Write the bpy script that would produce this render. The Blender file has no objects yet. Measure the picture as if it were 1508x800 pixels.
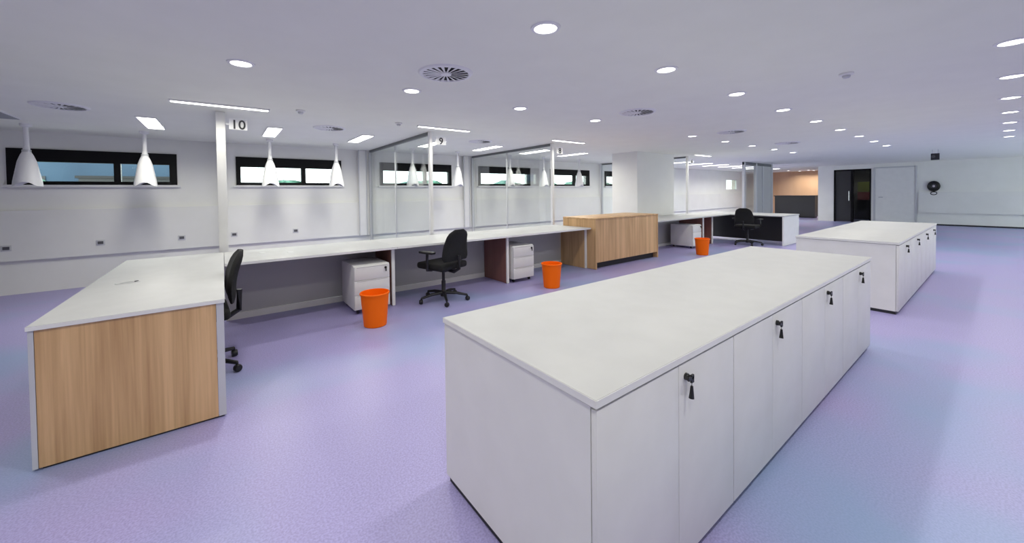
import bpy, bmesh, math, random
from mathutils import Vector, Matrix
random.seed(4)
S = bpy.context.scene
COL = S.collection
PI = math.pi

# ------------------------------------------------------------------ camera
H_CAM = 1.4
yaw, pit, rol = (math.radians(a) for a in (36.658, 1.1855, 0.7307))
F = Vector((math.sin(yaw), math.cos(yaw), 0)); R = Vector((math.cos(yaw), -math.sin(yaw), 0)); U = Vector((0, 0, 1))
F2 = F*math.cos(pit) - U*math.sin(pit); U2 = U*math.cos(pit) + F*math.sin(pit)
R3 = R*math.cos(rol) - U2*math.sin(rol); U3 = U2*math.cos(rol) + R*math.sin(rol)
cd = bpy.data.cameras.new('camera'); cam = bpy.data.objects.new('camera', cd); COL.objects.link(cam)
cam.matrix_world = Matrix(((R3.x, U3.x, -F2.x, 0), (R3.y, U3.y, -F2.y, 0), (R3.z, U3.z, -F2.z, H_CAM), (0, 0, 0, 1)))
cd.sensor_fit = 'HORIZONTAL'; cd.sensor_width = 36
cd.lens = 36*552.94/1508; cd.shift_x = (754-739.48)/1508; cd.shift_y = -(400-296.18)/1508
cd.clip_start = 0.05; cd.clip_end = 300
S.camera = cam

# ------------------------------------------------------------------ sky and exposure
w = bpy.data.worlds.new('overcast_sky'); S.world = w; w.use_nodes = True
bg = w.node_tree.nodes['Background']; bg.inputs[0].default_value = (0.92, 0.97, 1.0, 1); bg.inputs[1].default_value = 4.8
S.view_settings.view_transform = 'Standard'; S.view_settings.look = 'None'
S.view_settings.gamma = 1.0; S.view_settings.use_curve_mapping = False
S.view_settings.exposure = 0.0
DOWN_W = 7.0      # watts of each downlight
LINE_W = 6.5      # watts of each linear bench light
PANEL_W = 19.0      # watts of each panel light in the lab bays

# ------------------------------------------------------------------ materials
def mat(name, col, rough=0.5, metal=0.0, emit=None, estr=0, spec=None):
    m = bpy.data.materials.new(name); m.use_nodes = True
    b = m.node_tree.nodes['Principled BSDF']
    b.inputs['Base Color'].default_value = (*col, 1); b.inputs['Roughness'].default_value = rough
    b.inputs['Metallic'].default_value = metal
    if spec is not None: b.inputs['Specular IOR Level'].default_value = spec
    if emit: b.inputs['Emission Color'].default_value = (*emit, 1); b.inputs['Emission Strength'].default_value = estr
    return m
def noisy(name, c1, c2, scale, rough=0.5, stretch=(1, 1, 1), detail=3, bump=0.0, lo=.35, hi=.65):
    m = mat(name, c1, rough); nt = m.node_tree; b = nt.nodes['Principled BSDF']
    tc = nt.nodes.new('ShaderNodeTexCoord'); mp = nt.nodes.new('ShaderNodeMapping'); mp.inputs['Scale'].default_value = stretch
    n = nt.nodes.new('ShaderNodeTexNoise'); n.inputs['Scale'].default_value = scale; n.inputs['Detail'].default_value = detail
    r = nt.nodes.new('ShaderNodeValToRGB'); r.color_ramp.elements[0].position = lo; r.color_ramp.elements[1].position = hi
    r.color_ramp.elements[0].color = (*c1, 1); r.color_ramp.elements[1].color = (*c2, 1)
    L = nt.links.new
    L(tc.outputs['Object'], mp.inputs[0]); L(mp.outputs[0], n.inputs['Vector']); L(n.outputs['Fac'], r.inputs[0]); L(r.outputs[0], b.inputs['Base Color'])
    if bump:
        bp = nt.nodes.new('ShaderNodeBump'); bp.inputs['Strength'].default_value = bump; bp.inputs['Distance'].default_value = .01
        L(n.outputs['Fac'], bp.inputs['Height']); L(bp.outputs[0], b.inputs['Normal'])
    return m
def wood_mat(name, dark, light):
    m = mat(name, light, 0.42); nt = m.node_tree; b = nt.nodes['Principled BSDF']; L = nt.links.new
    tc = nt.nodes.new('ShaderNodeTexCoord'); mp = nt.nodes.new('ShaderNodeMapping'); mp.inputs['Scale'].default_value = (9, 9, 0.55)
    n = nt.nodes.new('ShaderNodeTexNoise'); n.inputs['Scale'].default_value = 1.2; n.inputs['Detail'].default_value = 6; n.inputs['Distortion'].default_value = .6
    mp2 = nt.nodes.new('ShaderNodeMapping'); mp2.inputs['Scale'].default_value = (70, 70, 1.5)
    n2 = nt.nodes.new('ShaderNodeTexNoise'); n2.inputs['Scale'].default_value = 1.0; n2.inputs['Detail'].default_value = 4
    mx = nt.nodes.new('ShaderNodeMix'); mx.data_type = 'FLOAT'; mx.inputs[0].default_value = .35
    r = nt.nodes.new('ShaderNodeValToRGB'); r.color_ramp.elements[0].position = .36; r.color_ramp.elements[1].position = .64
    r.color_ramp.elements[0].color = (*dark, 1); r.color_ramp.elements[1].color = (*light, 1)
    L(tc.outputs['Object'], mp.inputs[0]); L(mp.outputs[0], n.inputs['Vector']); L(tc.outputs['Object'], mp2.inputs[0]); L(mp2.outputs[0], n2.inputs['Vector'])
    L(n.outputs['Fac'], mx.inputs[2]); L(n2.outputs['Fac'], mx.inputs[3]); L(mx.outputs[0], r.inputs[0]); L(r.outputs[0], b.inputs['Base Color'])
    return m
def glass_mat(name, tint, refl=.10):
    m = bpy.data.materials.new(name); m.use_nodes = True; nt = m.node_tree; nt.nodes.clear(); L = nt.links.new
    o = nt.nodes.new('ShaderNodeOutputMaterial'); mx = nt.nodes.new('ShaderNodeMixShader')
    t = nt.nodes.new('ShaderNodeBsdfTransparent'); t.inputs[0].default_value = (*tint, 1)
    g = nt.nodes.new('ShaderNodeBsdfGlossy'); g.inputs['Roughness'].default_value = .02
    fr = nt.nodes.new('ShaderNodeFresnel'); fr.inputs[0].default_value = 1.35
    mu = nt.nodes.new('ShaderNodeMath'); mu.operation = 'MULTIPLY'; mu.inputs[1].default_value = refl*10
    L(fr.outputs[0], mu.inputs[0]); L(mu.outputs[0], mx.inputs[0]); L(t.outputs[0], mx.inputs[1]); L(g.outputs[0], mx.inputs[2]); L(mx.outputs[0], o.inputs[0])
    return m
def floor_mat():
    m = mat('speckled_lilac_vinyl', (.35, .32, .6), .38); nt = m.node_tree; b = nt.nodes['Principled BSDF']; L = nt.links.new
    tc = nt.nodes.new('ShaderNodeTexCoord')
    n1 = nt.nodes.new('ShaderNodeTexNoise'); n1.inputs['Scale'].default_value = 110; n1.inputs['Detail'].default_value = 4
    n2 = nt.nodes.new('ShaderNodeTexNoise'); n2.inputs['Scale'].default_value = .55; n2.inputs['Detail'].default_value = 3
    r1 = nt.nodes.new('ShaderNodeValToRGB'); r1.color_ramp.elements[0].position = .38; r1.color_ramp.elements[1].position = .62
    r1.color_ramp.elements[0].color = (.30, .27, .51, 1); r1.color_ramp.elements[1].color = (.39, .355, .64, 1)
    r2 = nt.nodes.new('ShaderNodeValToRGB'); r2.color_ramp.elements[0].position = .47; r2.color_ramp.elements[1].position = .66
    r2.color_ramp.elements[0].color = (0, 0, 0, 1); r2.color_ramp.elements[1].color = (.7, .7, .7, 1)
    mx = nt.nodes.new('ShaderNodeMix'); mx.data_type = 'RGBA'; mx.inputs[7].default_value = (.22, .36, .56, 1)
    L(tc.outputs['Object'], n1.inputs['Vector']); L(tc.outputs['Object'], n2.inputs['Vector']); L(n1.outputs['Fac'], r1.inputs[0]); L(n2.outputs['Fac'], r2.inputs[0])
    L(r2.outputs[0], mx.inputs[0]); L(r1.outputs[0], mx.inputs[6]); L(mx.outputs[2], b.inputs['Base Color'])
    return m
M = dict(
    floor=floor_mat(),
    ceil=noisy('ceiling_plaster', (.90, .91, .81), (.92, .93, .83), 3, .8),
    wall=noisy('wall_paint', (.84, .84, .80), (.87, .87, .83), 2, .6),
    clad=noisy('wall_cladding_white', (.80, .80, .77), (.83, .83, .80), 2, .4),
    white=noisy('white_melamine', (.80, .80, .78), (.83, .83, .81), 6, .38),
    door=noisy('white_door_melamine', (.74, .74, .73), (.77, .77, .76), 6, .42),
    top=noisy('white_worktop', (.49, .495, .50), (.51, .515, .52), 8, .5),
    edge=mat('worktop_edge', (.74, .74, .73), .45),
    grey=mat('grey_panel', (.50, .50, .50), .5),
    lgrey=mat('light_grey_metal', (.62, .63, .64), .35, .2),
    plinth=mat('dark_plinth', (.02, .02, .025), .6),
    black=mat('black_frame', (.004, .004, .0045), .5, spec=.2),
    fabric=noisy('black_fabric', (.004, .004, .0045), (.009, .009, .0095), 90, .9, bump=.2),
    plastic=mat('black_plastic', (.010, .010, .012), .42),
    key=mat('key_black', (.012, .012, .012), .35),
    steel=mat('steel', (.60, .61, .62), .25, .9),
    orange=mat('orange_plastic', (1.0, .16, .0), .5, spec=.2),
    orange_in=mat('orange_plastic_inside', (.80, .13, .004), .5),
    wood=wood_mat('oak_laminate', (.47, .275, .125), (.74, .48, .245)),
    wine=wood_mat('red_brown_laminate', (.20, .085, .07), (.29, .13, .105)),  # oak of the bench side panels, its shade put into the colour
    glass=glass_mat('partition_glass', (.975, .992, .986), .045),
    wglass=glass_mat('window_glass', (.93, .98, .96), .08),
    dglass=glass_mat('dark_door_glass', (.66, .67, .68), .06),
    rail=mat('dark_rail', (.16, .17, .17), .4, .3),
    lens=mat('lamp_lens', (.9, .9, .9), .5, 0, (1, .99, .96), 7),
    lens_off=mat('unlit_lens', (.30, .31, .32), .5),
    tile=mat('lamp_trim_white', (.85, .85, .85), .4),
    ink=mat('dark_ink', (.03, .03, .035), .6),
    socket=mat('socket_grey', (.10, .10, .11), .5),
    hedge=noisy('hedge_leaves', (.03, .10, .07), (.10, .22, .16), 4, .8),
    blue=noisy('blue_facade', (.022, .052, .095), (.035, .075, .125), 1, .6),
    ground=mat('outside_paving', (.35, .35, .34), .8),
    walnut=noisy('orange_wood_wall', (.70, .43, .26), (.78, .51, .33), 2, .5, (1, 1, .2)),
    counter=mat('dark_counter', (.035, .035, .037), .35),
    dark=mat('dark_lobby_paint', (.13, .13, .13), .7),
    red=mat('dull_red', (.16, .02, .03), .6),
    olive=mat('olive', (.12, .14, .03), .6),
    paper=mat('white_paper', (.9, .9, .88), .6),
)

# ------------------------------------------------------------------ helpers
def bx(bm, x0, x1, y0, y1, z0, z1, bev=0):
    vs = [bm.verts.new((x, y, z)) for z in (z0, z1) for y in (y0, y1) for x in (x0, x1)]
    fs = [bm.faces.new([vs[i] for i in q]) for q in ((0, 2, 3, 1), (4, 5, 7, 6), (0, 1, 5, 4), (2, 6, 7, 3), (0, 4, 6, 2), (1, 3, 7, 5))]
    if bev:
        es = list({e for f in fs for e in f.edges})
        bmesh.ops.bevel(bm, geom=es, offset=bev, segments=2, affect='EDGES', profile=.5)
def lathe(bm, prof, n=24, c=(0, 0, 0), caps=False):
    rings = []
    for r, z in prof:
        rings.append([bm.verts.new((c[0]+r*math.cos(2*PI*i/n), c[1]+r*math.sin(2*PI*i/n), c[2]+z)) for i in range(n)])
    for a, b in zip(rings, rings[1:]):
        for i in range(n): bm.faces.new((a[i], a[(i+1) % n], b[(i+1) % n], b[i]))
    if caps:
        bm.faces.new(list(reversed(rings[0]))); bm.faces.new(rings[-1])
def tube(bm, pts, r, n=10, r2=None):
    pts = [Vector(p) for p in pts]; rings = []
    for i, p in enumerate(pts):
        d = (pts[min(i+1, len(pts)-1)]-pts[max(i-1, 0)]).normalized()
        a = d.cross(Vector((0, 0, 1)) if abs(d.z) < .95 else Vector((1, 0, 0))).normalized(); b = d.cross(a)
        rr = r if r2 is None else r+(r2-r)*i/(len(pts)-1)
        rings.append([bm.verts.new(p+(a*math.cos(2*PI*k/n)+b*math.sin(2*PI*k/n))*rr) for k in range(n)])
    for a, b in zip(rings, rings[1:]):
        for k in range(n): bm.faces.new((a[k], a[(k+1) % n], b[(k+1) % n], b[k]))
    bm.faces.new(list(reversed(rings[0]))); bm.faces.new(rings[-1])
def obj(name, bm, m, parent=None, smooth=False, loc=None):
    bmesh.ops.recalc_face_normals(bm, faces=bm.faces)
    me = bpy.data.meshes.new(name); bm.to_mesh(me); bm.free(); me.materials.append(M[m])
    if smooth:
        for p in me.polygons: p.use_smooth = True
        me.set_sharp_from_angle(angle=math.radians(40))
    o = bpy.data.objects.new(name, me); COL.objects.link(o)
    if parent: o.parent = parent
    if loc: o.location = loc
    return o
def box(name, m, x0, x1, y0, y1, z0, z1, parent=None, bev=0):
    # origin at the middle of the box base; coordinates in the parent's frame
    bm = bmesh.new(); cx, cy = (x0+x1)/2, (y0+y1)/2
    bx(bm, x0-cx, x1-cx, y0-cy, y1-cy, 0, z1-z0, bev)
    return obj(name, bm, m, parent, bool(bev), (cx, cy, z0))
def thing(name, label, cat, loc=(0, 0, 0), rz=0, group=None):
    o = bpy.data.objects.new(name, None); COL.objects.link(o); o.location = loc; o.rotation_euler = (0, 0, rz); o.empty_display_size = .1
    return tag(o, label, cat, group)
def tag(o, label, cat, group=None):
    o['label'] = label; o['category'] = cat
    if group: o['group'] = group
    return o
def struct(o, label=None):
    o['kind'] = 'structure'
    if label: o['label'] = label
    return o
def dup(root, loc, rz, label, parent=None):
    r = root.copy(); COL.objects.link(r); r.location = loc; r.rotation_euler = (0, 0, rz); r['label'] = label
    for ch in list(root.children):
        c = ch.copy(); COL.objects.link(c); c.parent = r
        for g in list(ch.children):
            d = g.copy(); COL.objects.link(d); d.parent = c
    return r
ORD = ['nearest', 'second', 'third', 'fourth', 'fifth', 'sixth', 'seventh', 'eighth', 'ninth', 'tenth']

# ------------------------------------------------------------------ the room
CEIL = 2.405; YW = 8.7; XE = 21.3; XL = -4.6; YF = -4.0; XC = 26.0
struct(box('floor', 'floor', XL-.2, XC+.2, YF-.2, YW+.25, -.1, 0), 'speckled lilac vinyl floor with bluish patches')
struct(box('ceiling', 'ceil', XL-.2, XC+.2, YF-.2, YW+.25, CEIL, CEIL+.15), 'flat pale grey ceiling dotted with downlights')
# back wall with window openings
WZ0, WZ1, WW, WP, WX = 1.615, 2.155, 1.88, 2.7236, -2.51
NWIN = 6
bm = bmesh.new()
bx(bm, XL, 18, YW, YW+.25, 0, WZ0); bx(bm, XL, 18, YW, YW+.25, WZ1, CEIL)
bx(bm, 18, 21.0, YW, YW+.25, 0, CEIL); bx(bm, 22.3, XC, YW, YW+.25, 0, CEIL); bx(bm, 21.0, 22.3, YW, YW+.25, 0, 1.42); bx(bm, 21.0, 22.3, YW, YW+.25, 1.98, CEIL)
xs = [XL]
for i in range(NWIN): xs += [WX+i*WP, WX+i*WP+WW]
bx(bm, xs[-1], 18, YW, YW+.25, WZ0, WZ1); xs.append(18)
for k in range(0, len(xs)-2, 2): bx(bm, xs[k], xs[k+1], YW, YW+.25, WZ0, WZ1)
struct(obj('wall_back', bm, 'wall'), 'long pale wall with a row of slot windows')
struct(box('trim_1', 'clad', XL, 25.6, YW-.055, YW, .50, 1.235), 'white protective board along the window wall')
struct(box('wall_left', 'wall', XL-.2, XL, YF, YW, 0, CEIL))
bm = bmesh.new(); FX0, FX1, FZ0, FZ1 = 12.6, 20.8, .35, 2.25
bx(bm, XL, FX0, YF-.2, YF, 0, CEIL); bx(bm, FX1, XC, YF-.2, YF, 0, CEIL); bx(bm, FX0, FX1, YF-.2, YF, 0, FZ0); bx(bm, FX0, FX1, YF-.2, YF, FZ1, CEIL)
struct(obj('wall_front', bm, 'wall'))
wn = struct(thing('window_7', 'x', 'window', (FX0, YF, FZ0)), 'wide window in the wall past the right edge of the photo'); del wn['category']  # window added out of view to daylight the far end
bm = bmesh.new(); fw, fh = FX1-FX0, FZ1-FZ0
bx(bm, 0, fw, -.12, -.06, 0, .05); bx(bm, 0, fw, -.12, -.06, fh-.05, fh)
for k in range(7): bx(bm, k*(fw-.05)/6, k*(fw-.05)/6+.05, -.12, -.06, .05, fh-.05)
obj('window_frame', bm, 'black', wn)
for k in range(6): box('pane', 'wglass', k*(fw-.05)/6+.05, (k+1)*(fw-.05)/6, -.095, -.085, .05, fh-.05, wn)
# end wall with dark doorway
DY0, DY1, DZ = 3.31, 4.48, 2.22
bm = bmesh.new()
bx(bm, XE, XE+.2, YF, DY0, 0, CEIL); bx(bm, XE, XE+.2, DY1, 5.02, 0, CEIL); bx(bm, XE, XE+.2, DY0, DY1, DZ, CEIL)
struct(obj('wall_right', bm, 'wall'), 'far white end wall with dark glazed doorway')
struct(box('trim_2', 'clad', XE-.06, XE, YF, 2.0, .46, 1.24), 'protective board along the far end wall')
struct(box('baseboard_right', 'plinth', XE-.015, XE, YF, 2.0, 0, .05), 'dark skirting line at the foot of the end wall')
# lobby behind doorway and corridor behind the end wall
bm = bmesh.new()
bx(bm, XE+2.2, XE+2.3, 2.9, 5.0, 0, CEIL); bx(bm, XE+.2, XE+2.3, 2.8, 2.9, 0, CEIL); bx(bm, XE+.2, XE+2.3, 4.92, 5.02, 0, CEIL)
struct(obj('wall_lobby', bm, 'dark'), 'dark lobby walls seen through doorway')
struct(box('wall_corridor', 'walnut', XC-.3, XC-.2, 5.0, YW, 0, CEIL), 'orange wood clad wall at the end of corridor')
struct(box('wall_end', 'wall', XC, XC+.2, YF, YW+.25, 0, CEIL))
# dark glazed door
d = struct(thing('door_1', 'black framed dark glazed double doorway in end wall', 'door', (XE+.02, 0, 0)))
del d['category']
bm = bmesh.new()
for a, b in ((DY0, DY0+.05), (DY1-.05, DY1)): bx(bm, -.03, .12, a, b, 0, DZ)
bx(bm, -.03, .12, DY0+.05, DY1-.05, DZ-.06, DZ); bx(bm, -.03, .12, 3.86, 3.93, 0, DZ-.06)
obj('door_frame', bm, 'black', d)
box('door_leaf', 'counter', .03, .08, 3.93, DY1-.05, .02, DZ-.06, d)
lf = box('door_leaf', 'dglass', .04, .06, DY0+.05, 3.86, .02, DZ-.06, d)
bm = bmesh.new(); tube(bm, [(-.04, 3.99, .9), (-.04, 3.99, 1.3)], .014); obj('door_handle', bm, 'steel', d)
tag(box('lobby_bench', 'red', XE+1.6, XE+1.7, 3.25, 4.0, .9, 1.25), 'dark red bench back glimpsed through the glazed doorway', 'bench')
tag(box('lobby_board', 'olive', XE+1.62, XE+1.7, 3.25, 4.0, 1.26, 1.7), 'olive notice board glimpsed through the glazed doorway', 'board')
d2 = struct(thing('door_2', 'flush white door beside the dark doorway', 'door', (XE, 0, 0))); del d2['category']
bm = bmesh.new()
bx(bm, -.025, 0, 3.19, 3.24, 0, 2.26); bx(bm, -.025, 0, 2.04, 2.09, 0, 2.26); bx(bm, -.025, 0, 2.09, 3.19, 2.21, 2.26)
obj('door_frame', bm, 'lgrey', d2)
box('door_leaf', 'white', -.012, 0, 2.095, 3.185, .01, 2.205, d2)
bm = bmesh.new(); tube(bm, [(-.05, 3.08, 1.05), (-.05, 2.96, 1.05)], .011); bx(bm, -.05, -.012, 3.07, 3.09, 1.04, 1.06); obj('door_handle', bm, 'steel', d2)

# windows
for i in range(NWIN):
    x0 = WX+i*WP; x1 = x0+WW; xm = x0+WW*.606
    wn = struct(thing('window_%d' % (i+1), 'x', 'window', (x0, YW, WZ0)), 'black framed slot window, %s from the left in the long wall' % ['first', 'second', 'third', 'fourth', 'fifth', 'sixth'][i]); del wn['category']
    hgt = WZ1-WZ0; sd = .10 if i == 0 else .075
    bm = bmesh.new()
    bx(bm, 0, WW, -.025, .07, hgt-.19, hgt); bx(bm, 0, WW, -.025, .07, 0, .055)
    bx(bm, 0, sd, -.025, .07, .055, hgt-.19); bx(bm, WW-sd, WW, -.025, .07, .055, hgt-.19)
    obj('window_frame', bm, 'black', wn)
    box('mullion', 'black', xm-x0-.04, xm-x0+.04, -.025, .07, .055, hgt-.19, wn)
    for a, b in ((sd, xm-x0-.04), (xm-x0+.04, WW-sd)): box('pane', 'wglass', a, b, .03, .04, .055, hgt-.19, wn)
    box('window_sill', 'white', -.04, WW+.04, -.07, 0, -.035, 0, wn)

# outside
tag(box('paved_ground', 'ground', -40, 60, YW+.25, 60, -.15, -.05), 'grey paving outside the slot windows', 'ground')['kind'] = 'structure'
bm = bmesh.new()
bmesh.ops.create_grid(bm, x_segments=90, y_segments=16, size=.5)
for v in bm.verts:
    x, z = v.co.x, v.co.y+.5
    v.co = Vector((14+x*44, 0+random.uniform(-.3, .3)-.5*math.sin(z*PI), z*(2.25+.2*math.sin(x*70)+random.uniform(-.15, .15))))
r_ = bmesh.ops.extrude_face_region(bm, geom=list(bm.faces))
for e in r_['geom']:
    if isinstance(e, bmesh.types.BMVert): e.co.y += 1.0
tag(obj('hedge', bm, 'hedge', loc=(0, 24, -.05)), 'blue green hedge seen low through the slot windows', 'hedge')
fb = thing('neighbouring_building', 'blue grey building seen through the leftmost slot window', 'building', (-4.5, 15, -.05))
box('wall', 'blue', -5, 3.55, 0, 4, 0, 3.3, fb)
box('parapet', 'lgrey', -5.1, 3.65, -.1, 4.1, 3.3, 3.45, fb)
for k in range(4): box('window', 'counter', -4.2+k*1.9, -3.0+k*1.9, -.03, .02, .9, 2.05, fb)

sd_ = thing('garden_shed', 'dark low shed seen low through the leftmost slot window', 'shed', (-1.75, 13, -.05))
box('wall', 'counter', -.95, .95, 0, 1.2, 0, 1.93, sd_); box('roof', 'plastic', -1.0, 1.0, -.05, 1.25, 1.93, 1.99, sd_)
bm = bmesh.new(); bmesh.ops.create_icosphere(bm, subdivisions=4, radius=1)
for v in bm.verts:
    k = 1+random.uniform(-.07, .07); v.co = Vector((v.co.x*.9*k, v.co.y*.5*k, max(0, .95+v.co.z*1.0*k)))
tag(obj('shrub', bm, 'hedge', loc=(-3.7, 13.4, -.05)), 'green shrub seen low through the leftmost slot window', 'shrub')
# column
struct(box('wall_column', 'wall', 8.3, 10.03, 5.5, 6.25, 0, CEIL), 'broad white column behind the benches')

# ------------------------------------------------------------------ glass partitions between lab bays
PX = [0.0, 2.70, 5.42, 10.85]
signs = ['10', '9', '8', '6']
names = ['leftmost', 'second', 'third', 'farthest']
def text_mesh(s, size):
    c = bpy.data.curves.new('t', 'FONT'); c.body = s; c.size = size; c.align_x = 'CENTER'; c.extrude = .002; c.offset = .002
    o = bpy.data.objects.new('t', c); COL.objects.link(o)
    dg = bpy.context.evaluated_depsgraph_get(); me = bpy.data.meshes.new_from_object(o.evaluated_get(dg))
    bpy.data.objects.remove(o); return me
for k, x in enumerate(PX):
    t = thing('glass_partition', '%s full-height glass partition running from the bench back to the window wall' % names[k].capitalize(), 'partition', (x, 5.52, 0), 0, 'glass partitions between bays')
    yb = YW-.055-5.52-.01
    pw = .045 if k == 0 else .026
    box('front_post', 'white', -pw, pw, 0, .06, 0, CEIL-.003, t, .004)
    box('rear_post', 'lgrey', -.03, .03, yb-.05, yb, 0, CEIL-.003, t)
    box('top_rail', 'rail', -.025, .025, .06, yb-.05, CEIL-.05, CEIL-.003, t)
    box('bottom_rail', 'lgrey', -.025, .025, .06, yb-.05, 0, .06, t)
    ym = yb*.5
    box('mullion', 'lgrey', -.012, .012, ym-.012, ym+.012, .06, CEIL-.05, t)
    for a, b in ((.06, ym-.012), (ym+.012, yb-.05)): box('pane', 'glass', -.006, .006, a, b, .06, CEIL-.05, t)
    # number sign fixed to the front post
    sg = thing('bay_sign', 'small plate numbered %s beside the %s glass partition post' % (signs[k], names[k]), 'sign', (x+.175, 5.50, 2.20), 0, 'bay number signs')
    box('plate', 'tile', -.095, .085, 0, .006, 0, .125, sg)
    box('bracket', 'lgrey', -.125, -.09, .002, .018, .05, .07, sg)
    me = text_mesh(signs[k], .15); me.materials.append(M['ink'])
    o = bpy.data.objects.new('digits', me); COL.objects.link(o); o.parent = sg; o.location = (-.005, -.004, .010); o.rotation_euler = (PI/2, 0, 0)
# vertical trunking strips on the wall beside the partitions
for k, x in enumerate([2.52, 5.23]):
    t = thing('cable_duct', 'white vertical cable duct on window wall beside %s glass partition' % names[k+1], 'cable duct', (x, YW-.105, .50), 0, 'wall cable ducts')
    box('body', 'white', -.08, .08, 0.005, .049, 0, CEIL-.503, t, .004)
    for s in (-.08, .08): box('edge_strip', 'lgrey', s-.010, s+.010, -.004, .006, 0, CEIL-.503, t)

# sockets on the cladding board
for k, x in enumerate([-2.53, -1.58, -.59, .16, 1.18]):
    t = thing('wall_socket', 'small dark wall socket, %s from the left above the low board edge' % ['first', 'second', 'third', 'fourth', 'fifth'][k], 'socket', (x, YW-.055, .65), 0, 'wall sockets')
    box('plate', 'lgrey', -.05, .05, -.008, 0, 0, .085, t, .002); box('insert', 'socket', -.032, .032, -.012, -.008, .02, .065, t)

# glazed end of the lab row
t = thing('glazed_screen', 'grey framed glazed screen at far end of the lab bays', 'screen', (14.9, 5.55, 0))
for x, wd in ((0, .05), (1.05, .05), (2.6, .07)): box('post', 'lgrey', x-wd, x+wd, 0, .08, 0, CEIL-.003, t)
box('head_rail', 'rail', -.05, 2.6, .01, .07, CEIL-.10, CEIL-.003, t)
box('pane', 'glass', .05, 1.0, .03, .045, .02, CEIL-.10, t)
box('solid_panel', 'grey', 1.1, 2.53, .02, .06, .02, CEIL-.10, t)
box('panel_strip', 'lgrey', 1.62, 1.70, .0, .02, .02, CEIL-.10, t)
wn = struct(thing('window_8', 'x', 'window', (21.0, YW, 1.42)), 'small bright window seen through the far glazed screen'); del wn['category']
bm = bmesh.new(); bx(bm, 0, 1.3, .02, .07, 0, .03); bx(bm, 0, 1.3, .02, .07, .53, .56); bx(bm, 0, .03, .02, .07, .03, .53); bx(bm, 1.27, 1.3, .02, .07, .03, .53)
obj('window_frame', bm, 'white', wn); box('pane', 'wglass', .03, 1.27, .04, .05, .03, .53, wn)

# reception counter in the corridor
t = thing('reception_counter', 'low dark counter in front of the orange wood wall', 'counter', (23.3, 6.3, 0))
box('front', 'counter', -.25, .25, -.75, .9, .06, 1.06, t); box('counter_top', 'plastic', -.3, .3, -.78, .93, 1.06, 1.10, t); box('base', 'plinth', -.2, .2, -.72, .87, 0, .06, t)

# ------------------------------------------------------------------ storage cabinets
CH, CX, CY0, CY1, UW, UN = .803, .848, .70, 1.62, .9147, 4
def cabinet_group(x0, where, base_name):
    for i in range(UN):
        pos = ['first', 'second', 'third', 'last'][i]
        t = thing('storage_cabinet', '%s white two-door cabinet from the camera in the %s' % (pos.capitalize(), where), 'cabinet', (x0+i*UW, CY0, 0), 0, 'cabinets of the '+where)
        e0 = .0 if i == 0 else .001; e1 = UW if i == UN-1 else UW-.001
        box('body', 'white', e0, e1, .022, CY1-CY0, .035, CH-.030, t)
        box('plinth', 'plinth', e0+(.012 if i == 0 else 0), e1-(.012 if i == UN-1 else 0), .022, CY1-CY0-.012, 0, .035, t)
        for j in range(2):
            a = e0+.002 if j == 0 else UW/2+.0015; b = UW/2-.0015 if j == 0 else e1-.002
            dr = box('door', 'door', a, b, 0, .020, .037, CH-.036, t, .0015)
            if j == 1:
                # cam lock with bow key hanging from it, at the door's upper inner corner
                off = -(a+b)/2; zz = -.037
                bm = bmesh.new(); lathe(bm, [(.0, 0), (.013, 0), (.013, .010), (.009, .014), (0, .014)], 16)
                bm.transform(Matrix.Translation((a+.045+off, -.010, CH-.085+zz)) @ Matrix.Rotation(PI/2, 4, 'X'))
                obj('lock', bm, 'key', dr, True)
                bm = bmesh.new()
                bx(bm, a+.026+off, a+.064+off, -.034, -.026, CH-.092+zz, CH-.078+zz, .002)
                tube(bm, [(a+.028+off, -.030, CH-.083+zz), (a+.022+off, -.030, CH-.078+zz)], .006)
                bx(bm, a+.046+off, a+.064+off, -.034, -.026, CH-.104+zz, CH-.074+zz, .002)
                obj('key_head', bm, 'key', dr)
                bm = bmesh.new()
                tube(bm, [(a+.052+off, -.030, CH-.116+zz), (a+.051+off, -.030, CH-.140+zz), (a+.049+off, -.030, CH-.160+zz)], .005, 8, .010)
                tube(bm, [(a+.053+off, -.030, CH-.103+zz), (a+.052+off, -.030, CH-.117+zz)], .0012, 6)
                obj('key_fob', bm, 'key', dr)
    tp = tag(box('cabinet_worktop', 'top', x0-.004, x0+UN*UW+.004, CY0-.004, CY1+.004, CH-.027, CH, None, .003), 'long white worktop lying on the %s' % where, 'worktop', 'cabinet worktops'); WT.append(tp)
WT = []
cabinet_group(CX, 'near cabinet row', 'near')
cabinet_group(5.94, 'far cabinet row', 'far')

# ------------------------------------------------------------------ desks
D = .753
def grommet(parent, x, y, rx=.07, ry=.03):
    bm = bmesh.new()
    n = 20; rings = []
    for s, z in ((1, 0), (1, .004), (.86, .006), (.80, .002)):
        rings.append([bm.verts.new((x+rx*s*math.cos(2*PI*i/n), y+ry*s*math.sin(2*PI*i/n), D+z)) for i in range(n)])
    for a, b in zip(rings, rings[1:]):
        for i in range(n): bm.faces.new((a[i], a[(i+1) % n], b[(i+1) % n], b[i]))
    g = obj('cable_grommet', bm, 'lgrey', parent, True)
    bm = bmesh.new(); lathe(bm, [(0, 0), (.012, 0), (.012, .009), (0, .009)], 12, (x+rx*.7, y+ry*.2, D+.001)); obj('cable_plug', bm, 'plastic', g)
    return g
def edge_bands(tp, w_, d_, h_, m='white'):
    # laminate edging around a board whose origin is at the middle of its base
    for a in ((-w_/2-.0015, w_/2+.0015, -d_/2-.0015, -d_/2), (-w_/2-.0015, w_/2+.0015, d_/2, d_/2+.0015), (-w_/2-.0015, -w_/2, -d_/2, d_/2), (w_/2, w_/2+.0015, -d_/2, d_/2)):
        box('edge_band', m, *a, .002, h_-.002, tp)
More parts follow.
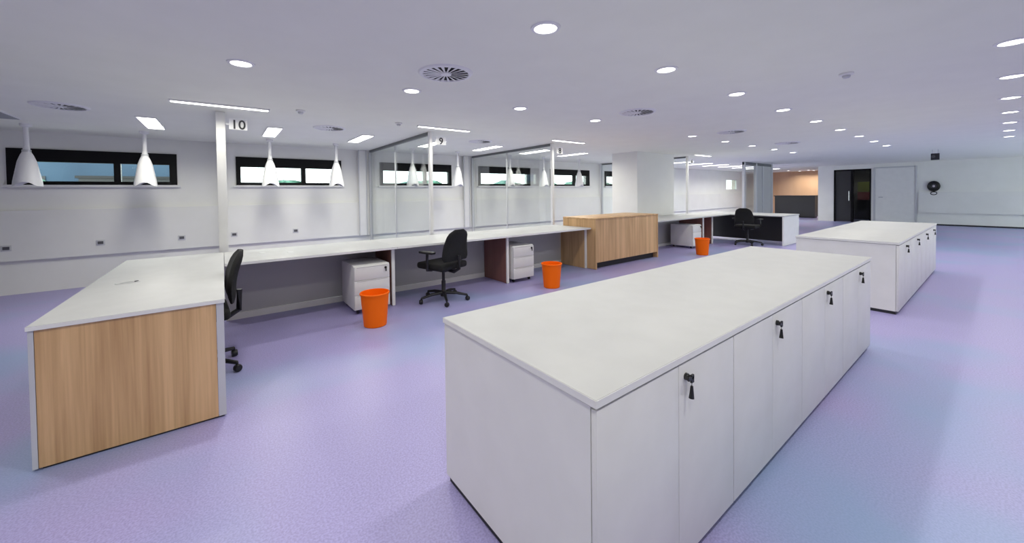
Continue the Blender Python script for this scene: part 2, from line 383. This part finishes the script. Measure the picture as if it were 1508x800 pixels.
# wooden peninsula desk
for tp in WT: edge_bands(tp, UN*UW+.008, CY1-CY0+.008, .027)
t = thing('peninsula_desk', 'peninsula desk with an oak end panel and white top, at left', 'desk', (0, 0, 0))
edge_bands(box('desk_top', 'top', -.815, -.006, 2.955, 5.45, D-.025, D, t, .002), .809, 2.495, .025)
ep = box('end_panel', 'wood', -.79, -.050, 2.965, 2.995, .012, D-.026, t)
box('edge_strip', 'lgrey', .372, .410, -.017, .0165, 0, D-.038, ep); box('edge_strip', 'lgrey', -.392, -.372, -.017, .0165, 0, D-.038, ep)
box('foot_strip', 'plinth', -.78, -.02, 2.975, 2.985, 0, .012, t)
box('modesty_panel', 'wood', -.81, -.785, 3.0, 5.44, .012, D-.026, t)
g = grommet(t, -.595, 3.99)
for k, (x0, x1, lab) in enumerate([(0.0, 1.725, 'white bench desk next to the oak peninsula, over the first drawer pedestal'), (1.725, 3.54, 'white bench desk with the black chair pulled up to it'), (3.54, 5.352, 'white bench desk between the red brown panel and the oak cabinet')]):
    t = thing('bench_desk', lab, 'desk', ((x0+x1)/2, 0, 0), 0, 'bench desks along the bays'); hw = (x1-x0)/2
    tp = box('desk_top', 'top', -hw+.001, hw-.001, 4.50, 5.45, D-.028, D, t, .002)
    box('edge_band', 'white', -hw+.001, hw-.001, -.4765, -.475, .002, .026, tp)
    box('back_panel', 'grey', -hw+.002, hw-.002, 5.24, 5.262, .075, D-.029, t)
    box('skirting', 'white', -hw+.002, hw-.002, 5.225, 5.262, 0, .07, t)
    sp = box('side_panel', 'wood' if k == 2 else 'wine', hw-.042, hw-.004, 4.62, 5.22, .004, D-.029, t)
    box('panel_edge', 'white', -.019, .019, -.325, -.3005, 0, D-.034, sp)
    if k == 0:
        for gx, gy in ((.35, 5.05), (.61, 4.92)):
            bm = bmesh.new(); lathe(bm, [(0, .002), (.03, .004), (.034, 0)], 16, (gx-(x0+x1)/2, gy, D)); obj('grommet_cap', bm, 'lgrey', t, True)
# far bench desk and far peninsula
t = thing('bench_desk', 'white bench desk right of the oak cabinet, over the far drawer pedestal', 'desk', (9.0, 0, 0), 0, 'bench desks along the bays')
box('desk_top', 'top', -1.56, 2.09, 4.50, 5.45, D-.028, D, t, .002)
box('back_panel', 'grey', -1.56, 2.09, 5.24, 5.262, .075, D-.029, t); box('skirting', 'white', -1.56, 2.09, 5.225, 5.262, 0, .07, t)
sp = box('side_panel', 'wine', .78, .82, 4.62, 5.22, .004, D-.029, t); box('panel_edge', 'white', -.02, .02, -.325, -.3005, 0, D-.034, sp)
sp = box('side_panel', 'wine', 1.27, 1.31, 4.62, 5.22, .004, D-.029, t); box('panel_edge', 'white', -.02, .02, -.325, -.3005, 0, D-.034, sp)
t = thing('peninsula_desk', 'far white peninsula desk with dark knee space, behind the cabinets', 'desk', (11.1, 3.27, 0))
box('desk_top', 'top', 0, 1.15, 0, 2.18, D-.028, D, t, .002)
box('end_panel', 'white', 0, 1.14, .01, .04, .004, D-.029, t)
box('modesty_panel', 'counter', .55, .58, .04, 2.16, .05, D-.029, t)
box('leg', 'white', .0, .05, 1.85, 1.90, 0, D-.029, t)

# oak sideboard
t = thing('oak_sideboard', 'oak fronted sideboard standing at the end of the white benches', 'sideboard', (5.36, 4.40, 0))
SW, SH = 2.02, .925
box('side_panel', 'wood', 0, .03, .0, .80, .004, SH-.022, t); box('side_panel', 'wood', SW-.03, SW, .0, .80, .004, SH-.022, t)
box('body', 'wood', .03, SW-.03, .03, .79, .12, SH-.022, t)
for j in range(2): box('door', 'wood', .032+j*(SW-.06)/2, .029+(j+1)*(SW-.06)/2, .008, .029, .12, SH-.025, t)
box('plinth', 'plinth', .03, SW-.03, .10, .75, 0, .12, t)
box('top_board', 'wood', -.005, SW+.005, -.005, .80, SH-.022, SH, t, .002)

# ------------------------------------------------------------------ drawer pedestals
def pedestal(x, y, label):
    t = thing('drawer_pedestal', label, 'drawer unit', (x, y, 0), 0, 'drawer pedestals under the benches')
    W, Dp, Z0, Z1 = .42, .56, .055, .57
    box('body', 'white', 0, W, .02, Dp, Z0, Z1, t, .003)
    hs = [(Z0+.004, .225), (.229, .395), (.399, Z1-.012)]
    for a, b in hs:
        dr = box('drawer', 'door', .003, W-.003, 0, .019, a, b, t, .0015)
        box('handle_groove', 'grey', -.18, .18, -.0115, -.0085, b-a-.012, b-a-.006, dr)
    bm = bmesh.new(); lathe(bm, [(.0, 0), (.014, 0), (.014, .01), (.0, .012)], 14); bm.transform(Matrix.Translation((W-.05, 0, Z1-.05)) @ Matrix.Rotation(PI/2, 4, 'X')); lk = obj('lock', bm, 'key', t, True)
    bm = bmesh.new(); bx(bm, W-.056, W-.044, -.022, -.012, Z1-.095, Z1-.04, .002); obj('key', bm, 'key', lk)
    for cx in (.05, W-.05):
        for cy in (.07, Dp-.05):
            bm = bmesh.new(); lathe(bm, [(0, -.011), (.022, -.011), (.025, 0), (.022, .011), (0, .011)], 14); bm.transform(Matrix.Translation((cx, cy, .025)) @ Matrix.Rotation(PI/2, 4, 'Y'))
            bx(bm, cx-.014, cx+.014, cy-.012, cy+.012, .032, .056); obj('caster', bm, 'plastic', t, True)
pedestal(1.20, 4.50, 'white drawer pedestal behind the nearest orange bin')
pedestal(3.59, 4.55, 'white drawer pedestal right of the red brown panel, behind the middle bin')
pedestal(9.06, 4.50, 'white drawer pedestal behind the farthest orange bin')

# ------------------------------------------------------------------ orange bins
def bin_(x, y, label):
    t = thing('waste_bin', label, 'waste bin', (x, y, 0), 0, 'orange waste bins')
    bm = bmesh.new(); lathe(bm, [(0, .0), (.112, .0), (.118, .006), (.146, .345), (.140, .345), (.113, .012), (0, .012)], 36); obj('body', bm, 'orange', t, True)
    bm = bmesh.new(); lathe(bm, [(.144, .338), (.153, .338), (.155, .350), (.150, .358), (.141, .356), (.140, .340)], 36); obj('rim', bm, 'orange', t, True)
bin_(1.29, 4.05, 'orange waste bin nearest the camera, before first pedestal')
bin_(3.89, 4.02, 'middle orange waste bin, before the second pedestal')
bin_(8.40, 3.97, 'farthest orange waste bin, beyond the oak sideboard')

# ------------------------------------------------------------------ office chairs (facing +Y in their own frame)
def slab(bm, w, d, h, z, bev, y=0, taper=1.0):
    r = bmesh.ops.create_cube(bm, size=1); vs = r['verts']
    bmesh.ops.scale(bm, vec=(w, d, h), verts=vs); bmesh.ops.translate(bm, vec=(0, y, z), verts=vs)
    bmesh.ops.bevel(bm, geom=list({e for v in vs for e in v.link_edges}), offset=bev, segments=4, affect='EDGES', profile=.6)
def make_chair(label):
    t = thing('office_chair', label, 'chair', (0, 0, 0), 0, 'black swivel chairs')
    bm = bmesh.new(); slab(bm, .48, .47, .085, .475, .04, .02); obj('seat', bm, 'fabric', t, True)
    # backrest: rounded, narrower towards the top, leaning back
    bm = bmesh.new(); n, mrows = 14, 10; front = []; back = []
    for j in range(mrows+1):
        s = j/mrows; z = .55+.40*s
        hw = (.235-.075*s**1.6)*(1-.0*s)
        if s > .8: hw *= math.sqrt(max(.12, 1-((s-.8)/.2)**2*.75))
        if s < .12: hw *= .86+.14*s/.12
        y0 = -.235-.075*s+.03*math.sin(s*PI)
        fr, bk = [], []
        for i in range(n+1):
            u = i/n*2-1; x = u*hw; cv = .012*u*u; th = .030*math.sqrt(max(0, 1-u**6))*min(1, 4*min(s+.1, 1.1-s))
            fr.append(bm.verts.new((x, y0+cv+th, z))); bk.append(bm.verts.new((x, y0+cv-th-.004, z)))
        front.append(fr); back.append(bk)
    for j in range(mrows):
        for i in range(n):
            bm.faces.new((front[j][i], front[j][i+1], front[j+1][i+1], front[j+1][i])); bm.faces.new((back[j][i+1], back[j][i], back[j+1][i], back[j+1][i+1]))
        bm.faces.new((front[j][0], front[j+1][0], back[j+1][0], back[j][0])); bm.faces.new((front[j+1][n], front[j][n], back[j][n], back[j+1][n]))
    for i in range(n):
        bm.faces.new((front[0][i+1], front[0][i], back[0][i], back[0][i+1])); bm.faces.new((front[mrows][i], front[mrows][i+1], back[mrows][i+1], back[mrows][i]))
    obj('backrest', bm, 'fabric', t, True)
    bm = bmesh.new(); tube(bm, [(0, -.05, .415), (0, -.2, .40), (0, -.285, .45), (0, -.292, .62)], .022, 10); obj('back_support', bm, 'plastic', t, True)
    bm = bmesh.new(); bx(bm, -.11, .11, -.12, .13, .395, .432, .01); obj('mechanism', bm, 'plastic', t, True)
    bm = bmesh.new(); lathe(bm, [(0, .06), (.042, .06), (.034, .12), (.027, .13), (.027, .26), (.020, .26), (.020, .40), (0, .40)], 18); obj('gas_column', bm, 'plastic', t, True)
    for s in (-1, 1):
        bm = bmesh.new(); tube(bm, [(s*.20, .0, .43), (s*.275, .0, .44), (s*.285, -.01, .56), (s*.28, -.01, .655)], .017, 8)
        a = obj('armrest', bm, 'plastic', t, True)
        bm = bmesh.new(); bx(bm, s*.28-.037, s*.28+.037, -.13, .12, .65, .682, .012); obj('arm_pad', bm, 'plastic', a, True)
    for k in range(5):
        a = 2*PI*k/5+.3; c, s = math.cos(a), math.sin(a)
        bm = bmesh.new(); tube(bm, [(c*.03, s*.03, .105), (c*.17, s*.17, .098), (c*.31, s*.31, .072)], .024, 8, .015)
        leg = obj('base_leg', bm, 'plastic', t, True)
        bm = bmesh.new(); lathe(bm, [(0, -.022), (.024, -.022), (.029, -.012), (.029, .012), (.024, .022), (0, .022)], 16)
        bm.transform(Matrix.Translation((c*.315, s*.315, .029)) @ Matrix.Rotation(a+PI/3, 4, 'Z') @ Matrix.Rotation(PI/2, 4, 'X')); tube(bm, [(c*.31, s*.31, .045), (c*.31, s*.31, .075)], .010, 8)
        obj('caster', bm, 'plastic', leg, True)
    return t
ch = make_chair('black swivel chair pulled up to the bench between the first two bins')
ch.location = (2.31, 4.42, 0); ch.rotation_euler = (0, 0, math.radians(16))
dup(ch, (-.195, 3.84, 0), math.radians(93), 'black swivel chair tucked in behind the oak peninsula desk')
dup(ch, (10.75, 3.95, 0), math.radians(-88), 'black swivel chair at the far white peninsula desk')

# ------------------------------------------------------------------ ceiling fittings
def lamp(name, kind, loc, watts, parent, size, size_y=None, spread=150):
    l = bpy.data.lights.new(name, 'AREA'); l.energy = watts; l.color = (1, .98, .86); l.shape = kind; l.size = size
    if size_y: l.size_y = size_y
    l.spread = math.radians(spread)
    o = bpy.data.objects.new(name, l); COL.objects.link(o); o.location = loc; o.parent = parent
    return o
def make_downlight():
    t = thing('downlight', 'x', 'light', (0, 0, CEIL), 0, 'recessed round downlights')
    bm = bmesh.new(); lathe(bm, [(.066, -.004), (.070, -.010), (.088, -.006), (.092, 0), (.066, 0)], 28); obj('trim_ring', bm, 'tile', t, True)
    bm = bmesh.new(); lathe(bm, [(.067, -.004), (.050, -.010), (.0005, -.014)], 28); obj('lens', bm, 'lens', t, True)
    lamp('bulb', 'DISK', (0, 0, -.02), DOWN_W, t, .13)
    return t
dl = None
def downlight(x, y, label):
    global dl
    if dl is None: dl = make_downlight(); dl.location = (x, y, CEIL); dl['label'] = label
    else: dup(dl, (x, y, CEIL), 0, label)
for i in range(9): downlight(1.60+1.357*i, 1.685, '%s round downlight in the row above the white cabinets' % ORD[i].capitalize())
rb = [i for i in range(10) if i != 4]
for n_, i in enumerate(rb): downlight(.134+1.357*i, 3.445, '%s round downlight in the row above the aisle before the benches' % ORD[n_].capitalize())
for i in range(7): downlight(4.41+1.357*i, -.02, '%s round downlight in the row at the right edge of the photo' % ORD[i].capitalize())
# grid extended behind and right of the camera by unseen downlights added for brightness
for n_, i in enumerate(range(-2, 0)): downlight(1.60+1.357*i, 1.685, ['second downlight behind the camera, in line with the cabinet row', 'first downlight overhead, in line with the cabinet row'][n_])
downlight(.134-1.357, 3.445, 'downlight just past the left edge, in line with the aisle row')
for i in range(-3, 0): downlight(4.41+1.357*i, -.02, 'downlight overhead just behind the camera, %s before the right edge row' % ['third', 'second', 'first'][i+3])
OV = 'first second third fourth fifth sixth seventh eighth ninth tenth eleventh twelfth thirteenth fourteenth'.split()
for n_, (x, y) in enumerate([(-1.02, -.02), (-2.38, -.02), (.34, -1.72), (-1.02, -1.72), (-2.47, 1.685)]): downlight(x, y, '%s downlight of the grid behind the camera to the left' % OV[n_].capitalize())
for i in range(14): downlight(1.7+1.357*i, -1.72, '%s downlight of the row past the right edge of the photo' % OV[i].capitalize())
downlight(24.3, 5.6, 'right hand downlight washing the orange wood wall of the corridor')  # unseen corridor downlights, added to brighten the wood wall
downlight(24.0, 6.9, 'left hand downlight washing the orange wood wall of the corridor')
downlight(XE+1.0, 3.75, 'downlight inside the dark lobby behind the doorway')  # unseen lamp added to lift the lobby behind the door glass
downlight(24.7, 5.3, 'rightmost corner downlight washing the orange wood wall')
downlight(25.1, 5.6, 'front right downlight close to the orange wood wall')
downlight(25.1, 6.1, 'front middle downlight close to the orange wood wall')
downlight(25.1, 6.7, 'front left downlight close to the orange wood wall')
downlight(24.6, 6.2, 'middle downlight washing the orange wood wall of the corridor')
# linear lights over the bench line
for k, x in enumerate([0.02, 2.74, 5.46, 10.9]):
    t = thing('linear_light', '%s slim linear ceiling light along the bench front' % ['Leftmost', 'Second', 'Third', 'Farthest'][k], 'light', (x, 5.12, CEIL), 0, 'linear ceiling lights')
    box('housing', 'tile', -.44, .44, -.035, .035, -.018, 0, t); box('diffuser', 'lens', -.425, .425, -.028, .028, -.022, -.018, t)
    lamp('tube', 'RECTANGLE', (0, 0, -.03), LINE_W, t, .82, .05, 160)
# panel lights inside the bays
pn = 0
for bay in range(-1, 8):
    for k, dx in enumerate((.64, 1.98)):
        x = bay*2.72+dx
        if x < -2.3 or 8.1 < x < 10.1: continue
        lit = x > -1.5
        t = thing('panel_light', ('%s narrow lit ceiling panel among those inside the glass bays' % (['First', 'Second', 'Third', 'Fourth', 'Fifth', 'Sixth', 'Seventh', 'Eighth', 'Ninth', 'Tenth', 'Eleventh', 'Twelfth', 'Thirteenth', 'Fourteenth', 'Fifteenth', 'Sixteenth'][pn])) if lit else 'unlit narrow ceiling panel at the left edge of the photo', 'light', (x, 6.85, CEIL), 0, 'bay ceiling panels')
        box('frame', 'tile', -.10, .10, -.48, .48, -.014, 0, t); box('diffuser', 'lens' if lit else 'lens_off', -.085, .085, -.46, .46, -.018, -.014, t)
        if lit: lamp('tube', 'RECTANGLE', (0, 0, -.03), PANEL_W, t, .2, .9, 160); pn += 1
# swirl diffusers
def make_swirl():
    t = thing('swirl_diffuser', 'x', 'air diffuser', (0, 0, CEIL), 0, 'round swirl air diffusers')
    bm = bmesh.new(); lathe(bm, [(.0005, -.003), (.19, -.003)], 32); obj('backing', bm, 'black', t)
    bm = bmesh.new(); lathe(bm, [(.185, -.004), (.19, -.016), (.215, -.012), (.225, 0)], 36); obj('rim', bm, 'tile', t, True)
    bm = bmesh.new(); lathe(bm, [(.0005, -.020), (.045, -.016), (.05, -.004)], 24); obj('hub', bm, 'tile', t, True)
    first = None
    for k in range(20):
        if first is None:
            bm = bmesh.new()
            v = [bm.verts.new(p) for p in ((.048, -.003, -.012), (.048, .003, -.010), (.19, .013, -.010), (.19, -.013, -.013), (.048, -.003, -.0145), (.048, .003, -.0125), (.19, .013, -.0125), (.19, -.013, -.0155))]
            for q in ((0, 1, 2, 3), (7, 6, 5, 4), (0, 4, 5, 1), (1, 5, 6, 2), (2, 6, 7, 3), (3, 7, 4, 0)): bm.faces.new([v[i] for i in q])
            first = obj('vane', bm, 'tile', t); o = first
        else:
            o = first.copy(); COL.objects.link(o); o.parent = t
        o.rotation_euler = (0, 0, 2*PI*k/20)
    return t
sw = make_swirl(); sw.location = (1.51, 2.79, CEIL); sw['label'] = 'nearest round swirl diffuser, largest on the ceiling'
for x, y, lb in ((4.22, 2.79, 'second swirl diffuser from the camera above the aisle'), (7.0, 2.82, 'third swirl diffuser from the camera above the aisle'), (9.75, 2.82, 'farthest swirl diffuser above the aisle'),
                 (-1.38, 6.10, 'swirl diffuser in the leftmost bay above the blue window'), (1.30, 6.02, 'swirl diffuser in bay right of the leftmost partition'), (4.0, 6.05, 'swirl diffuser in bay right of the second partition')):
    dup(sw, (x, y, CEIL), 0, lb)
# smoke detectors
for k, (x, y, lb) in enumerate([(2.0, 5.09, 'small smoke detector on ceiling near the second linear light'), (4.37, .84, 'small smoke detector on ceiling above the cabinets'), (.76, 4.97, 'small smoke detector on ceiling right of leftmost linear light')]):
    t = thing('smoke_detector', lb, 'detector', (x, y, CEIL), 0, 'smoke detectors')
    bm = bmesh.new(); lathe(bm, [(.05, 0), (.05, -.014), (.040, -.020), (.0005, -.020)], 20); obj('base', bm, 'tile', t, True)
    bm = bmesh.new(); lathe(bm, [(.028, -.020), (.028, -.034), (.020, -.042), (.0005, -.042)], 18); obj('sensor_head', bm, 'lgrey', t, True)
# hanging extraction hoods
PXS = [-2.08, -.93, .69, 1.79, 3.36, 4.50, 6.07, 7.28, 8.75, 12.9]
def make_hood():
    t = thing('extraction_hood', 'x', 'extraction hood', (0, 7.8, CEIL), 0, 'white hanging extraction hoods')
    bm = bmesh.new(); lathe(bm, [(.0, 0), (.055, 0), (.055, -.03), (.03, -.045), (.0, -.045)], 20); obj('ceiling_rose', bm, 'tile', t, True)
    bm = bmesh.new(); tube(bm, [(0, 0, -.03), (0, 0, -.36)], .026, 14); obj('duct', bm, 'tile', t, True)
    bm = bmesh.new(); n = 28
    prof = [(.030, -.30), (.034, -.36), (.060, -.42), (.085, -.50), (.105, -.62), (.128, -.76), (.135, -.83), (.130, -.83), (.100, -.62), (.08, -.50), (.05, -.42)]
    rings = []
    for r, z in prof:
        rr = []
        for i in range(n):
            a = 2*PI*i/n; dz = .055*max(0, math.cos(2*a-PI))**1.0 if z < -.7 else 0   # arched lip front and back
            rr.append(bm.verts.new((r*math.cos(a), r*.9*math.sin(a), z+dz)))
        rings.append(rr)
    for a, b in zip(rings, rings[1:]):
        for i in range(n): bm.faces.new((a[i], a[(i+1) % n], b[(i+1) % n], b[i]))
    obj('hood', bm, 'tile', t, True)
    bm = bmesh.new(); lathe(bm, [(.036, -.345), (.042, -.345), (.042, -.375), (.036, -.375)], 20); obj('collar', bm, 'lgrey', t, True)
    return t
hd = make_hood(); hd.location.x = PXS[0]
hl = ['first', 'second', 'third', 'fourth', 'fifth', 'sixth', 'seventh', 'eighth', 'ninth', 'tenth']
hd['label'] = 'first white hanging extraction hood from the left, before the blue window'
for k, x in enumerate(PXS[1:]): dup(hd, (x, 7.8, CEIL), 0, '%s white hanging extraction hood counted from the left' % hl[k+1])

# ------------------------------------------------------------------ far wall fittings
t = thing('hanging_sign', 'small dark sign hanging from the ceiling before the end wall', 'sign', (15, 1.125, 2.13))
box('panel', 'ink', -.02, .02, -.075, .075, 0, .17, t, .004)
for s in (-.05, .05): box('rod', 'lgrey', -.004, .004, s-.004, s+.004, .17, CEIL-2.13, t)
bm = bmesh.new(); lathe(bm, [(0, 0), (.035, 0), (.03, .012), (0, .012)], 16); bm.transform(Matrix.Translation((-.021, .03, .09)) @ Matrix.Rotation(-PI/2, 4, 'Y')); obj('pictogram', bm, 'socket', t, True)
t = thing('hose_reel', 'dark round hose reel mounted on the far white wall', 'hose reel', (XE, 1.62, 1.13)); t.scale = (.78, .78, .92)
bm = bmesh.new(); lathe(bm, [(0, 0), (.19, 0), (.19, .02), (0, .02)], 28); bm.transform(Matrix.Translation((-.02, 0, .36)) @ Matrix.Rotation(-PI/2, 4, 'Y')); obj('disc', bm, 'socket', t, True)
bm = bmesh.new()
for q, rr in enumerate((.19, .155, .12)):
    tube(bm, [(-.075, rr*math.cos(2*PI*i/28), .36+rr*math.sin(2*PI*i/28)) for i in range(29)], .022, 8)
obj('hose', bm, 'key', t, True)
bm = bmesh.new(); lathe(bm, [(0, 0), (.05, 0), (.045, .05), (0, .05)], 18); bm.transform(Matrix.Translation((-.04, 0, .36)) @ Matrix.Rotation(-PI/2, 4, 'Y')); obj('hub', bm, 'steel', t, True)
bm = bmesh.new(); tube(bm, [(-.07, .10*math.cos(2*PI*i/20), .07+.06*math.sin(2*PI*i/20)) for i in range(21)], .018, 8); obj('hose_loop', bm, 'key', t, True)
box('bracket', 'socket', -.04, 0, -.03, .03, .1, .3, t)
